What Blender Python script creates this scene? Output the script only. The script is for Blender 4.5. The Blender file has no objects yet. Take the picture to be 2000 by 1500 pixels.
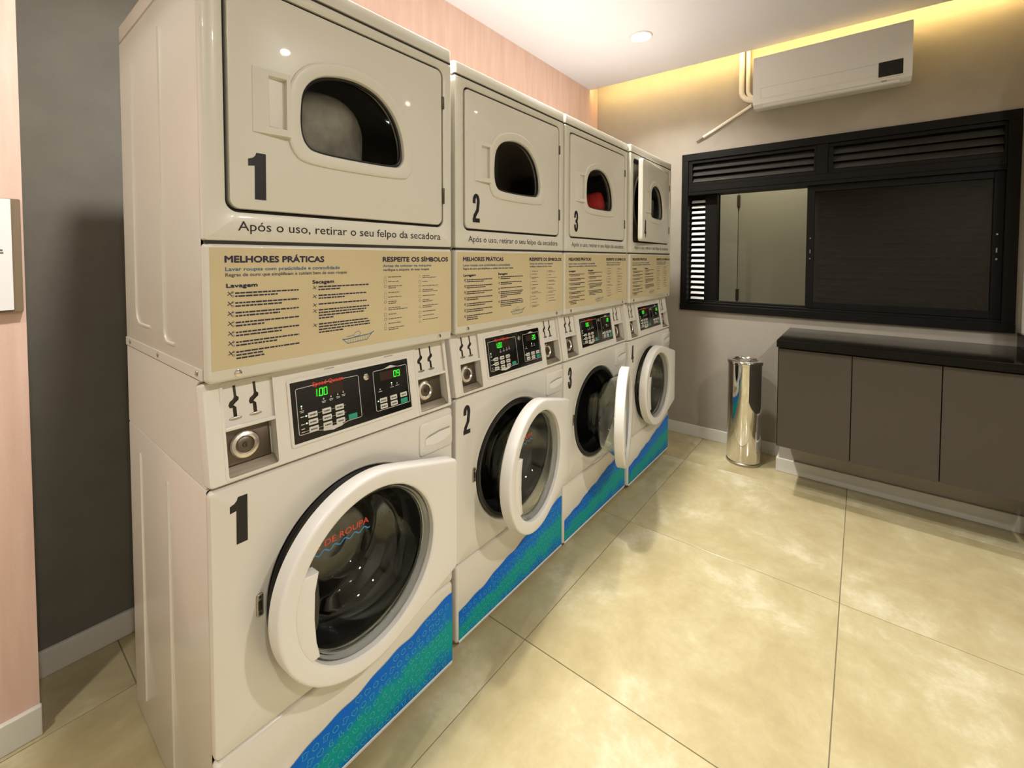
import bpy, bmesh, math, random
from mathutils import Vector, Matrix
random.seed(7)
S = bpy.context.scene
COL = S.collection
PI = math.pi

# ------------------------------------------------------------------ camera
cam_d = bpy.data.cameras.new('camera'); cam = bpy.data.objects.new('camera', cam_d); COL.objects.link(cam)
CP = Vector((-0.3029, -1.0640, 1.3369)); YAW, PIT, ROL, FPX = 0.6534, 0.0332, 0.0027, 859.30
fw = Vector((math.cos(PIT)*math.cos(YAW), math.cos(PIT)*math.sin(YAW), -math.sin(PIT)))
rt = Vector((math.sin(YAW), -math.cos(YAW), 0)); up = rt.cross(fw)
r2 = rt*math.cos(ROL) + up*math.sin(ROL); u2 = -rt*math.sin(ROL) + up*math.cos(ROL)
m = Matrix((r2, u2, -fw)).transposed().to_4x4(); m.translation = CP
cam.matrix_world = m
cam_d.sensor_width = 36; cam_d.lens = FPX*36/2000
cam_d.shift_x = (1000-1026.13)/2000; cam_d.shift_y = (533.33-750)/2000
cam_d.clip_start = .02
S.camera = cam

# ------------------------------------------------------------------ world, exposure, light settings
S.view_settings.view_transform = 'Standard'; S.view_settings.look = 'None'
S.view_settings.gamma = 1; S.view_settings.use_curve_mapping = False
S.view_settings.exposure = 0.27
w = bpy.data.worlds.new('night'); S.world = w; w.use_nodes = True
w.node_tree.nodes['Background'].inputs[0].default_value = (.02, .022, .03, 1)
w.node_tree.nodes['Background'].inputs[1].default_value = .3
LAMP_COL = (1.0, .955, .88)
ROW_NEAR = 19.0      # downlights above the machines (W)
ROW_FAR = 17.0       # second row, middle of the room
LED_STRENGTH = 54.0
OUTSIDE_W = 14.0
CEIL = 2.72
XW = 3.085           # window wall
YP = .745            # pink wall
YR = -1.73           # short wall return at the right end of the worktop
YF = -3.4            # far right wall of the room
DOWNLIGHTS = [(2.343, .062, ROW_NEAR), (1.22, .062, ROW_NEAR), (.10, .062, ROW_NEAR),
              (2.343, -2.15, ROW_FAR*.3), (.95, -2.15, ROW_FAR*1.5), (-.45, -2.15, ROW_FAR*1.2), (-1.02, .062, ROW_NEAR*.55)]

# ------------------------------------------------------------------ materials
def mat(name, col, rough=.5, metal=0.0, spec=.5, coat=0.0, trans=0.0, ior=1.45, emit=None, estr=0.0, alpha=None):
    mm = bpy.data.materials.new(name); mm.use_nodes = True
    b = mm.node_tree.nodes['Principled BSDF']
    b.inputs['Base Color'].default_value = (*col, 1); b.inputs['Roughness'].default_value = rough
    b.inputs['Metallic'].default_value = metal; b.inputs['Specular IOR Level'].default_value = spec
    b.inputs['Coat Weight'].default_value = coat; b.inputs['Transmission Weight'].default_value = trans
    b.inputs['IOR'].default_value = ior
    if emit: b.inputs['Emission Color'].default_value = (*emit, 1); b.inputs['Emission Strength'].default_value = estr
    return mm
def nodes(mm):
    nt = mm.node_tree; return nt, nt.nodes['Principled BSDF'], nt.nodes.new, nt.links.new
def add_noise_colour(mm, stops, scale=(1,1,1), nscale=4, detail=6, rough=.6, coord='Object', dist=0.0, rnd=False, bump=0.0, bscale=60, rvar=0.0):
    nt, b, N, L = nodes(mm)
    tc = N('ShaderNodeTexCoord'); mp = N('ShaderNodeMapping'); mp.inputs['Scale'].default_value = scale
    L(tc.outputs[coord], mp.inputs['Vector'])
    if rnd:
        oi = N('ShaderNodeObjectInfo'); mu = N('ShaderNodeMath'); mu.operation = 'MULTIPLY'; mu.inputs[1].default_value = 37.0
        L(oi.outputs['Random'], mu.inputs[0]); L(mu.outputs[0], mp.inputs['Location'])
    n = N('ShaderNodeTexNoise'); n.inputs['Scale'].default_value = nscale; n.inputs['Detail'].default_value = detail
    n.inputs['Roughness'].default_value = rough; n.inputs['Distortion'].default_value = dist
    L(mp.outputs[0], n.inputs['Vector'])
    cr = N('ShaderNodeValToRGB'); e = cr.color_ramp.elements
    while len(e) < len(stops): e.new(.5)
    for i, (p, c) in enumerate(stops): e[i].position = p; e[i].color = (*c, 1)
    L(n.outputs['Fac'], cr.inputs[0]); L(cr.outputs[0], b.inputs['Base Color'])
    if bump:
        n2 = N('ShaderNodeTexNoise'); n2.inputs['Scale'].default_value = bscale; n2.inputs['Detail'].default_value = 3
        L(tc.outputs[coord], n2.inputs['Vector'])
        bp = N('ShaderNodeBump'); bp.inputs['Strength'].default_value = bump; bp.inputs['Distance'].default_value = .002
        L(n2.outputs['Fac'], bp.inputs['Height']); L(bp.outputs[0], b.inputs['Normal'])
    if rvar:
        mr = N('ShaderNodeMapRange'); mr.inputs['To Min'].default_value = b.inputs['Roughness'].default_value - rvar
        mr.inputs['To Max'].default_value = b.inputs['Roughness'].default_value + rvar
        L(n.outputs['Fac'], mr.inputs['Value']); L(mr.outputs[0], b.inputs['Roughness'])
    return mm
M = {}
M['enamel'] = mat('white_enamel', (.72, .69, .63), .24, coat=.25)
M['dryer_enamel'] = mat('cream_white_enamel', (.69, .665, .585), .33, coat=.12)
M['enamel_door'] = mat('white_plastic', (.78, .76, .73), .3)
M['console'] = mat('white_console_plastic', (.74, .71, .65), .33)
M['gap'] = mat('dark_seam', (.03, .027, .022), .7)
M['black'] = mat('black_print', (.012, .010, .012), .45)
M['ink'] = mat('navy_ink', (.025, .022, .05), .6)
M['ink_grey'] = mat('grey_ink', (.13, .12, .13), .6)
M['ink_blue'] = mat('blue_ink', (.06, .16, .27), .6)
M['sticker'] = add_noise_colour(mat('beige_sticker', (.60, .50, .31), .38), [(.3, (.58, .485, .29)), (.7, (.64, .54, .34))], nscale=3, detail=2)
M['panel_black'] = mat('black_display_panel', (.006, .006, .006), .18)
M['panel_line'] = mat('white_print', (.62, .60, .55), .5)
M['button'] = mat('key_white', (.66, .64, .58), .5)
M['button_green'] = mat('key_green', (.02, .30, .20), .5)
M['wave_blue'] = mat('blue_wave_print', (.03, .22, .50), .5)
M['red_print'] = mat('red_print', (.62, .05, .02), .5)
M['digit'] = mat('green_digits', (0, .05, 0), .4, emit=(.02, 1, .03), estr=1.5)
M['led_dot'] = mat('indicator_lamp', (.2, .3, .2), .4, emit=(.45, 1, .5), estr=2.0)
M['digit_off'] = mat('unlit_display', (.035, .016, .010), .3)
M['steel'] = add_noise_colour(mat('brushed_steel', (.42, .38, .32), .34, metal=1), [(.3, (.36, .32, .27)), (.7, (.50, .46, .40))], scale=(1, 1, 30), nscale=12, detail=3)
M['steel_dark'] = mat('dark_steel', (.16, .13, .10), .4, metal=.9)
M['steel_light'] = mat('bright_steel', (.75, .72, .68), .25, metal=1)
M['chrome'] = mat('chrome', (.75, .73, .71), .07, metal=1)
M['drum'] = mat('drum_steel', (.40, .38, .36), .25, metal=1)
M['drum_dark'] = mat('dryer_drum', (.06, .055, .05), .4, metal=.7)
M['hub'] = mat('drum_hub', (.30, .27, .24), .5, metal=.2)
M['rubber'] = mat('black_rubber', (.012, .011, .012), .35)
M['glass'] = mat('door_glass', (.90, .95, .92), .02, trans=1.0, ior=1.5)
M['dark_glass'] = mat('tinted_dryer_glass', (.86, .87, .84), .03, trans=1.0, ior=1.2)
M['slot'] = mat('coin_slot_dark', (.035, .027, .020), .35, metal=.4)
M['wall'] = add_noise_colour(mat('taupe_paint', (.34, .30, .25), .62), [(.35, (.335, .305, .255)), (.65, (.36, .325, .275))], nscale=6, detail=3, bump=.25, bscale=240)
M['niche'] = add_noise_colour(mat('dark_grey_paint', (.15, .14, .115), .6), [(.35, (.135, .130, .108)), (.65, (.155, .148, .125))], nscale=6, detail=3, bump=.2, bscale=240)
M['pink'] = add_noise_colour(mat('pink_textured_panel', (.62, .40, .32), .6), [(.25, (.64, .43, .36)), (.5, (.70, .49, .415)), (.75, (.75, .56, .48))], scale=(9, 9, .7), nscale=3, detail=6, bump=.15, bscale=160)
M['ceiling'] = mat('ceiling_paint', (.66, .655, .72), .8)
M['rear'] = mat('rear_wall_paint', (.66, .62, .54), .8)
M['base'] = mat('white_skirting', (.66, .65, .60), .35)
M['grout'] = mat('grout', (.20, .17, .11), .8)
M['tile'] = add_noise_colour(mat('beige_porcelain', (.58, .50, .32), .17, spec=.45),
    [(.30, (.345, .29, .155)), (.45, (.42, .355, .198)), (.56, (.47, .41, .245)), (.63, (.55, .495, .335)), (.74, (.70, .65, .495))], nscale=2.4, detail=12, rough=.70, dist=.15, rnd=True, rvar=.03)
M['alu'] = mat('black_aluminium', (.005, .0045, .004), .55, spec=.2)
M['shutter'] = mat('black_shutter', (.004, .004, .0035), .6, spec=.15)
M['louver'] = mat('dark_bronze_slats', (.045, .042, .038), .4)
M['slat_white'] = mat('pale_slats', (.80, .79, .76), .5)
M['pane'] = mat('window_glass', (.55, .58, .55), .03, trans=1.0, ior=1.45)
M['granite'] = add_noise_colour(mat('black_granite', (.012, .011, .009), .09, spec=.35), [(.4, (.003, .003, .002)), (.62, (.006, .005, .004)), (.8, (.014, .012, .010))], nscale=120, detail=3)
M['cabinet'] = mat('dark_taupe_laminate', (.060, .050, .039), .45)
M['cab_in'] = mat('cabinet_carcass', (.02, .017, .014), .6)
M['ac'] = mat('white_ac_plastic', (.66, .66, .65), .4)
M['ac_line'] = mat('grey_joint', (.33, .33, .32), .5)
M['pipe'] = mat('white_pipe_wrap', (.78, .74, .66), .55)
M['tip'] = mat('grey_hose_tip', (.20, .18, .15), .5)
M['paper'] = mat('white_paper', (.80, .80, .82), .5)
M['board'] = mat('brown_backing', (.20, .15, .10), .45)
M['outside'] = mat('outside_paint', (.40, .38, .30), .8)
M['outside_door'] = mat('outside_door_paint', (.36, .34, .25), .6)
M['lamp'] = mat('lamp_diffuser', (.9, .9, .9), .5, emit=(1, .97, .95), estr=7.0)
M['led'] = mat('led_strip', (.9, .8, .5), .5, emit=(1, .69, .25), estr=LED_STRENGTH)
M['red_cloth'] = add_noise_colour(mat('red_cloth', (.42, .02, .015), .85), [(.3, (.50, .015, .012)), (.7, (.75, .04, .03))], nscale=40)
M['grey_cloth'] = add_noise_colour(mat('grey_cloth', (.55, .53, .50), .9), [(.35, (.34, .32, .29)), (.62, (.66, .64, .60))], nscale=9)

# wave decal: blue film with a green band
mm = mat('blue_green_film', (0, .2, .4), .45, spec=.2); M['decal'] = mm
nt, b, N, L = nodes(mm)
tc = N('ShaderNodeTexCoord'); sx = N('ShaderNodeSeparateXYZ'); L(tc.outputs['Object'], sx.inputs[0])
ma = N('ShaderNodeMath'); ma.operation = 'MULTIPLY_ADD'; ma.inputs[1].default_value = .215; ma.inputs[2].default_value = .115
L(sx.outputs['X'], ma.inputs[0])
di = N('ShaderNodeMath'); di.operation = 'DIVIDE'; L(sx.outputs['Z'], di.inputs[0]); L(ma.outputs[0], di.inputs[1])
no = N('ShaderNodeTexNoise'); no.inputs['Scale'].default_value = 16; no.inputs['Detail'].default_value = 4; L(tc.outputs['Object'], no.inputs['Vector'])
a2 = N('ShaderNodeMath'); a2.operation = 'MULTIPLY_ADD'; a2.inputs[1].default_value = .5; L(no.outputs['Fac'], a2.inputs[0]); L(di.outputs[0], a2.inputs[2])
cr = N('ShaderNodeValToRGB'); e = cr.color_ramp.elements
while len(e) < 6: e.new(.5)
for i, (p, c) in enumerate([(.30, (.0, .10, .52)), (.48, (.0, .21, .52)), (.62, (.0, .33, .36)), (.84, (.0, .34, .30)), (1.0, (.0, .18, .62)), (1.15, (.0, .14, .66))]):
    e[i].position = min(p/1.25, 1); e[i].color = (*c, 1)
sc = N('ShaderNodeMath'); sc.operation = 'DIVIDE'; sc.inputs[1].default_value = 1.25; L(a2.outputs[0], sc.inputs[0])
L(sc.outputs[0], cr.inputs[0]); L(cr.outputs[0], b.inputs['Base Color'])
M['decal_line'] = mat('pale_teal_print', (.10, .47, .56), .45, spec=.2)

# ------------------------------------------------------------------ mesh helpers
MESH = {}
def link(name, me, parent=None, loc=None, rot=None):
    o = bpy.data.objects.new(name, me); COL.objects.link(o)
    if parent: o.parent = parent
    if loc: o.location = loc
    if rot: o.rotation_euler = rot
    return o
def build(name, fn, material, parent=None, key=None, loc=None, rot=None, smooth=35, label=None, kind=None):
    key = key or None
    me = MESH.get(key) if key else None
    if me is None:
        bm = bmesh.new(); fn(bm)
        bmesh.ops.recalc_face_normals(bm, faces=bm.faces)
        me = bpy.data.meshes.new(name); bm.to_mesh(me); bm.free()
        if smooth:
            for p in me.polygons: p.use_smooth = True
            me.set_sharp_from_angle(angle=math.radians(smooth))
        me.materials.append(M[material])
        if key: MESH[key] = me
    o = link(name, me, parent, loc, rot)
    if any(k in name for k in ('lettering', 'print', 'symbols', 'pattern', 'holes', 'outline', 'indicator', 'drawing', 'unlit', 'digits', 'seam_lines')): o['kind'] = 'stuff'
    if label: o['label'] = label
    if kind: o['kind'] = kind
    return o
def empty(name, loc, label, cat, rz=0, group=None):
    o = bpy.data.objects.new(name, None); COL.objects.link(o); o.location = loc; o.rotation_euler = (0, 0, rz)
    o['label'] = label; o['category'] = cat
    if group: o['group'] = group
    return o
def tag(o, label, cat, group=None):
    o['label'] = label; o['category'] = cat
    if group: o['group'] = group
    return o
def frame(origin, ev):
    ex = Vector((1, 0, 0)); ev = Vector(ev).normalized(); en = ex.cross(ev)
    mt = Matrix((ex, ev, en)).transposed().to_4x4(); mt.translation = Vector(origin); return mt
FRONT = frame((0, 0, 0), (0, 0, 1))                     # u = x, v = z, w = towards the room (-y)
CON = frame((0, 0, .868), (0, .035, .2149))              # sloping control panel
WALLX = Matrix(((0, 0, -1, XW), (-1, 0, 0, 0), (0, 1, 0, 0), (0, 0, 0, 1)))   # u = -y, v = z, w = towards the room (-x)

def box(bm, x0, x1, y0, y1, z0, z1, bev=0.0, seg=2):
    vs = [bm.verts.new((x, y, z)) for x in (x0, x1) for y in (y0, y1) for z in (z0, z1)]
    fs = [bm.faces.new([vs[i] for i in f]) for f in ((0,1,3,2), (4,6,7,5), (0,4,5,1), (2,3,7,6), (0,2,6,4), (1,5,7,3))]
    if bev:
        es = list({e for f in fs for e in f.edges})
        bmesh.ops.bevel(bm, geom=es, offset=bev, segments=seg, affect='EDGES', profile=.5)
def loft(bm, loops, cap0=True, cap1=True, closed=True):
    rows = [[bm.verts.new(p) for p in lp] for lp in loops]; n = len(rows[0])
    for a, c in zip(rows, rows[1:]):
        for i in range(n if closed else n-1):
            j = (i+1) % n
            try: bm.faces.new((a[i], a[j], c[j], c[i]))
            except ValueError: pass
    if cap0: bm.faces.new(rows[0][::-1])
    if cap1: bm.faces.new(rows[-1])
    return rows
def at(lp, w): return [(p[0], p[1], w) for p in lp]
def rrect(u0, u1, v0, v1, r, seg=5, sub=0):
    out = []
    for cu, cv, a0 in ((u1-r, v0+r, -PI/2), (u1-r, v1-r, 0), (u0+r, v1-r, PI/2), (u0+r, v0+r, PI)):
        for k in range(seg+1):
            a = a0 + PI/2*k/seg; out.append((cu+r*math.cos(a), cv+r*math.sin(a)))
    if sub:
        res = []
        for i, p in enumerate(out):
            q = out[(i+1) % len(out)]; res.append(p); d = math.dist(p, q); n = int(d/sub)
            for k in range(1, n+1): res.append((p[0]+(q[0]-p[0])*k/(n+1), p[1]+(q[1]-p[1])*k/(n+1)))
        out = res
    return out
def inset(lp, d):
    n = len(lp); out = []
    for i in range(n):
        a, p, c = lp[i-1], lp[i], lp[(i+1) % n]
        e1 = Vector((p[0]-a[0], p[1]-a[1])); e2 = Vector((c[0]-p[0], c[1]-p[1]))
        if e1.length < 1e-9: e1 = e2
        if e2.length < 1e-9: e2 = e1
        e1.normalize(); e2.normalize()
        nn = Vector((-e1.y-e2.y, e1.x+e2.x)); L2 = nn.length
        if L2 < 1e-6: out.append(p); continue
        nn /= L2; k = d/max(.35, nn.dot(Vector((-e1.y, e1.x))))
        out.append((p[0]+nn.x*k, p[1]+nn.y*k))
    return out
def plate(bm, lp, w0, w1, bev=.001):
    if bev: loft(bm, [at(lp, w0), at(lp, w1-bev), at(inset(lp, bev*.4), w1-bev*.35), at(inset(lp, bev), w1)])
    else: loft(bm, [at(lp, w0), at(lp, w1)])
def raycast(poly, c, a):
    dx, dy = math.cos(a), math.sin(a); best = 0
    for i in range(len(poly)):
        x1, y1 = poly[i][0]-c[0], poly[i][1]-c[1]; x2, y2 = poly[(i+1) % len(poly)][0]-c[0], poly[(i+1) % len(poly)][1]-c[1]
        ex, ey = x2-x1, y2-y1; den = dx*ey - dy*ex
        if abs(den) < 1e-12: continue
        t = (x1*ey - y1*ex)/den; s = (x1*dy - y1*dx)/den
        if t > 0 and -1e-6 <= s <= 1+1e-6: best = max(best, t)
    return best
def angles(c, *polys):
    A = sorted({round(math.atan2(p[1]-c[1], p[0]-c[0]), 5) for po in polys for p in po})
    out = [A[0]]
    for a in A[1:]:
        if a-out[-1] > .004: out.append(a)
    return out
def polar(poly, c, A): return [(c[0]+raycast(poly, c, a)*math.cos(a), c[1]+raycast(poly, c, a)*math.sin(a)) for a in A]
def circ(c, r, A): return [(c[0]+r*math.cos(a), c[1]+r*math.sin(a)) for a in A]
def unif(n): return [2*PI*k/n - PI for k in range(n)]
def catmull(pts, n=6):
    out = []; N_ = len(pts)
    for i in range(N_):
        p0, p1, p2, p3 = pts[i-1], pts[i], pts[(i+1) % N_], pts[(i+2) % N_]
        for k in range(n):
            t = k/n
            out.append(tuple(.5*((2*p1[j]) + (-p0[j]+p2[j])*t + (2*p0[j]-5*p1[j]+4*p2[j]-p3[j])*t*t + (-p0[j]+3*p1[j]-3*p2[j]+p3[j])*t**3) for j in (0, 1)))
    return out
def tube(bm, pts, r, seg=10, cap=True):
    pts = [Vector(p) for p in pts]; loops = []; prev = None
    for i, p in enumerate(pts):
        d = (pts[min(i+1, len(pts)-1)] - pts[max(i-1, 0)]).normalized()
        ref = Vector((0, 0, 1)) if abs(d.z) < .9 else Vector((1, 0, 0))
        a = d.cross(ref).normalized() if prev is None else (prev - d*prev.dot(d)).normalized()
        prev = a; c = d.cross(a); rr = r[i] if isinstance(r, (list, tuple)) else r
        loops.append([p + (a*math.cos(2*PI*k/seg) + c*math.sin(2*PI*k/seg))*rr for k in range(seg)])
    loft(bm, loops, cap, cap)
def lathe(bm, prof, seg=64, c=(0, 0), cap0=False, cap1=False):      # prof: (r, w) about the w axis
    A = unif(seg); loft(bm, [at(circ(c, max(r, 1e-4), A), w_) for r, w_ in prof], cap0, cap1)
def ribbon(bm, pts, width, w, closed=False):
    n = len(pts); L_, R_ = [], []
    for i in range(n):
        a = pts[i-1] if (closed or i) else pts[0]; c = pts[(i+1) % n] if (closed or i < n-1) else pts[-1]
        d = Vector((c[0]-a[0], c[1]-a[1])); d = d.normalized() if d.length > 1e-9 else Vector((1, 0))
        L_.append(bm.verts.new((pts[i][0]-d.y*width/2, pts[i][1]+d.x*width/2, w)))
        R_.append(bm.verts.new((pts[i][0]+d.y*width/2, pts[i][1]-d.x*width/2, w)))
    for i in range(n if closed else n-1):
        j = (i+1) % n
        try: bm.faces.new((R_[i], R_[j], L_[j], L_[i]))
        except ValueError: pass
def quad(bm, u0, u1, v0, v1, w):
    bm.faces.new([bm.verts.new(p) for p in ((u0, v0, w), (u1, v0, w), (u1, v1, w), (u0, v1, w))])
def text(bm, s, u0, u1, v0, v1, w, bold=0.0, shear=0.0, depth=0.0):
    cu = bpy.data.curves.new('lettering', 'FONT'); cu.body = s; cu.offset = bold; cu.shear = shear; cu.resolution_u = 3
    ob = bpy.data.objects.new('lettering', cu); COL.objects.link(ob)
    dg = bpy.context.evaluated_depsgraph_get(); ev = ob.evaluated_get(dg); me = ev.to_mesh()
    xs = [v.co.x for v in me.vertices]; 
    capm = [v.co.y for v in me.vertices]
    x0, x1 = min(xs), max(xs); y0, y1 = 0.0, .7   # baseline to cap height of the built-in font
    base = len(bm.verts); vs = []
    for v in me.vertices:
        vs.append(bm.verts.new((u0+(v.co.x-x0)/(x1-x0)*(u1-u0), v0+(v.co.y-y0)/(y1-y0)*(v1-v0), w)))
    for p in me.polygons:
        try: bm.faces.new([vs[i] for i in p.vertices])
        except ValueError: pass
    ev.to_mesh_clear(); bpy.data.objects.remove(ob); bpy.data.curves.remove(cu)
def bold(bm, s, u0, u1, v0, v1, w, d=.0007):
    for k, (du, dv) in enumerate(((-d, 0), (d, 0), (0, d), (0, -d), (0, 0))): text(bm, s, u0+d+du, u1-d+du, v0+d+dv, v1-d+dv, w+.00003*k)
def on(mt, fn):
    def g(bm):
        fn(bm); bm.transform(mt)
    return g
def grid_panel(bm, us, vs, depth, w=0.0):
    """front face cut into cells; depth[(i,j)] sinks a cell, walls close the steps"""
    dp = lambda i, j: w - depth.get((i, j), 0) if 0 <= i < len(us)-1 and 0 <= j < len(vs)-1 else None
    for i in range(len(us)-1):
        for j in range(len(vs)-1):
            quad(bm, us[i], us[i+1], vs[j], vs[j+1], dp(i, j))
            for (a, c2, pa, pb) in ((i+1, j, (us[i+1], vs[j]), (us[i+1], vs[j+1])), (i, j+1, (us[i], vs[j+1]), (us[i+1], vs[j+1]))):
                o = dp(a, c2)
                if o is None or abs(o-dp(i, j)) < 1e-7: continue
                d = dp(i, j)
                bm.faces.new([bm.verts.new(p) for p in ((*pa, d), (*pb, d), (*pb, o), (*pa, o))])

# ------------------------------------------------------------------ room
def struct(name, fn, material, **k):
    o = build(name, fn, material, smooth=k.pop('smooth', 0), **k); o['kind'] = 'structure'; return o
XB = -1.6
floor = struct('floor', lambda bm: box(bm, XB, 4.2, YF-.1, 1.1, -.06, -.0035), 'grout')
tx = [XB, -.85, .02, .89, 1.767, 2.637, XW]; ty = [YF, -2.763, -1.893, -1.023, -.153, .717, .985]
for i in range(len(tx)-1):
    for j in range(len(ty)-1):
        g = .0014
        build('floor_tile', lambda bm: box(bm, tx[i]+g, tx[i+1]-g, ty[j]+g, ty[j+1]-g, -.012, 0.0, .0008, 1), 'tile', floor, smooth=0)

# pink wall with the open recess left of machine one
struct('wall_left', lambda bm: (box(bm, XB, -.181, YP, .985, 0, CEIL+.01), box(bm, .62, 2.925, YP, .985, 0, CEIL+.2)), 'pink')
struct('trim_1', lambda bm: box(bm, 2.925, XW, YP+.014, .985, 0, CEIL+.24), 'pink')
struct('wall_niche', lambda bm: box(bm, -.181, .62, .986, 1.08, 0, CEIL+.01), 'niche')
struct('wall_right', lambda bm: box(bm, XB, XW, YF-.1, YF, 0, CEIL+.25), 'rear')
struct('wall_return', lambda bm: box(bm, 2.66, XW, -1.95, YR, 0, CEIL+.25), 'rear')
struct('wall_rear', lambda bm: box(bm, XB-.1, XB, YF-.1, 1.08, 0, CEIL+.01), 'wall')
WY0, WY1, WZ0, WZ1 = .032, -1.705, .955, 2.115          # window opening in the back wall
def wall_back(bm):
    box(bm, XW, XW+.16, WY0-.02, 1.08, 0, 3.0); box(bm, XW, XW+.16, YF-.1, WY1+.02, 0, 3.0)
    box(bm, XW, XW+.16, WY1+.02, WY0-.02, 0, WZ0+.02); box(bm, XW, XW+.16, WY1+.02, WY0-.02, WZ1-.02, 3.0)
struct('wall_back', wall_back, 'wall')
def edge_x(y): return 2.930 + (.745-y)*(2.985-2.930)/(.745+1.48)
def ceiling(bm):
    pts = [(XB, YF), (edge_x(YR), YF), (edge_x(YR), YR), (edge_x(.99), .99), (XB, .99)]
    loft(bm, [at(pts, CEIL), at(pts, CEIL+.03)])
struct('ceiling', ceiling, 'ceiling')
struct('ceiling_cove', lambda bm: (box(bm, 2.55, XW, YF, .99, 2.95, 3.0), box(bm, 2.53, 2.56, YF, .99, CEIL+.03, 3.0)), 'ceiling')
def led(bm):
    pts = [(edge_x(YR)+.0005, YR+.02), (edge_x(YR)+.004, YR+.02), (edge_x(.72)+.004, .72), (edge_x(.72)+.0005, .72)]
    loft(bm, [at(pts, CEIL+.012), at(pts, CEIL+.024)])
tag(build('led_strip', led, 'led', smooth=0), 'warm yellow LED strip hidden in the ceiling cove above the window wall', 'light strip')
# skirting
def skirt(bm, x0, x1, y0, y1, h=.085): box(bm, x0, x1, y0, y1, 0, h, .003)
struct('baseboard_back', lambda bm: skirt(bm, XW-.015, XW, -.655, YP), 'base')
struct('baseboard_left', lambda bm: skirt(bm, XB, -.178, YP-.016, YP), 'base')
struct('baseboard_niche', lambda bm: skirt(bm, -.18, .62, .971, .986), 'base')
# masonry plinth under the cabinets with its own skirting
struct('trim_2', lambda bm: box(bm, 2.855, XW, YR, -.672, 0, .268), 'wall')
struct('baseboard_plinth', lambda bm: (skirt(bm, 2.84, 2.855, YR, -.657), skirt(bm, 2.855, XW-.015, -.672, -.657)), 'base')

# ------------------------------------------------------------------ downlights
for i, (x, y, pw) in enumerate(DOWNLIGHTS):
    seen = i == 0
    lab = ['round recessed downlight in the white ceiling near the window wall', 'round downlight in the ceiling above the second stacked machine',
           'round downlight in the ceiling above the first stacked machine', 'round downlight in the ceiling beyond the short wall return',
           'round downlight in the middle of the ceiling', 'round downlight in the ceiling behind the camera side of the room', 'round downlight in the ceiling near the pink wall left of the machines'][i]
    t = empty('downlight', (x, y, CEIL), lab, 'ceiling light', group='recessed ceiling downlights')
    build('trim_ring', lambda bm: lathe(bm, [(.058, .001), (.060, -.006), (.070, -.006), (.073, 0.0)], 48), 'ac', t, key='dl_ring')
    build('diffuser', lambda bm: lathe(bm, [(.0001, -.002), (.058, -.002)], 48), 'lamp', t, key='dl_diff')
    ld = bpy.data.lights.new('downlight_lamp', 'AREA'); ld.shape = 'DISK'; ld.size = .11; ld.energy = pw; ld.color = LAMP_COL; ld.spread = math.radians(130 if y > 0 else 160)
    lo = bpy.data.objects.new('downlight_lamp', ld); COL.objects.link(lo); lo.location = (0, 0, -.008); lo.parent = t

# ------------------------------------------------------------------ washers and dryers
W0, W1 = .001, .659
PC = (.335, .555)                                  # porthole centre
def ridge(bm, pts, r=.004):                        # raised crease on the sheet-metal side
    tube(bm, [(0.0015, y, z) for y, z in pts], r, 6)
def arc(cy, cz, r, a0, a1, n=8): return [(cy+r*math.cos(a0+(a1-a0)*k/n), cz+r*math.sin(a0+(a1-a0)*k/n)) for k in range(n+1)]

def shell(bm, z0, z1, front=.018, back=.654):           # sheet-metal box, open at the front
    o = rrect(W0, W1, z0, z1, .004, 2)
    loft(bm, [[(x, y, z) for x, z in o] for y in (front, back-.004)] + [[(x, back, z) for x, z in inset(o, .004)]], False, True)
def washer_cabinet(bm):
    shell(bm, .022, .863)
def washer_front(bm):
    out = rrect(W0, W1, .297, .862, .012, 5, .03); A = angles(PC, out, circ(PC, .3, unif(96)))
    o = polar(out, PC, A)
    loft(bm, [at(o, -.02), at(o, -.006), at(inset(o, .002), -.002), at(inset(o, .007), 0), at(circ(PC, .262, A), 0),
              at(circ(PC, .252, A), -.004), at(circ(PC, .232, A), -.006), at(circ(PC, .226, A), -.012), at(circ(PC, .224, A), -.03)], False, False)
def lower_panel(bm):
    plate(bm, rrect(W0, W1, .024, .293, .012, 5), -.02, 0, .007)
def gasket(bm):
    lathe(bm, [(.226, -.008), (.218, -.004), (.208, -.006), (.202, -.02), (.204, -.045), (.196, -.06), (.188, -.07), (.192, -.10)], 72, PC)
def drum(bm):
    prof = [(.195, -.09), (.232, -.10), (.236, -.12)]
    lathe(bm, prof + [(.236, -.45), (.228, -.468)], 72, PC)
    for k in range(3):
        a = .5 + k*2*PI/3; c, s_ = math.cos(a), math.sin(a)
        lp = [(-.03, 0), (.03, 0), (.012, .05), (-.012, .05)]
        loops = []
        for wv in (-.13, -.44):
            loops.append([(PC[0]+c*(.236-q)-s_*p, PC[1]+s_*(.236-q)+c*p, wv) for p, q in lp])
        loft(bm, loops)
def drum_back(bm): lathe(bm, [(.229, -.468), (.19, -.478), (.16, -.46), (.15, -.462), (.14, -.475), (.08, -.475)], 72, PC)
def drum_hub(bm): lathe(bm, [(.086, -.475), (.080, -.462), (.03, -.456), (.0001, -.455)], 48, PC)
# holes of the drum as a ring of dark studs
def drum_holes(bm):
    for k in range(40):
        for q in range(7):
            a = 2*PI*(k+.5*(q % 2))/40; c, s_ = math.cos(a), math.sin(a); wv = -.16-q*.04; r = .2352
            vs = [bm.verts.new((PC[0]+r*math.cos(a+da), PC[1]+r*math.sin(a+da), wv+dw)) for da, dw in ((-.012, 0), (0, -.003), (.012, 0), (0, .003))]
            bm.faces.new(vs)
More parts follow.
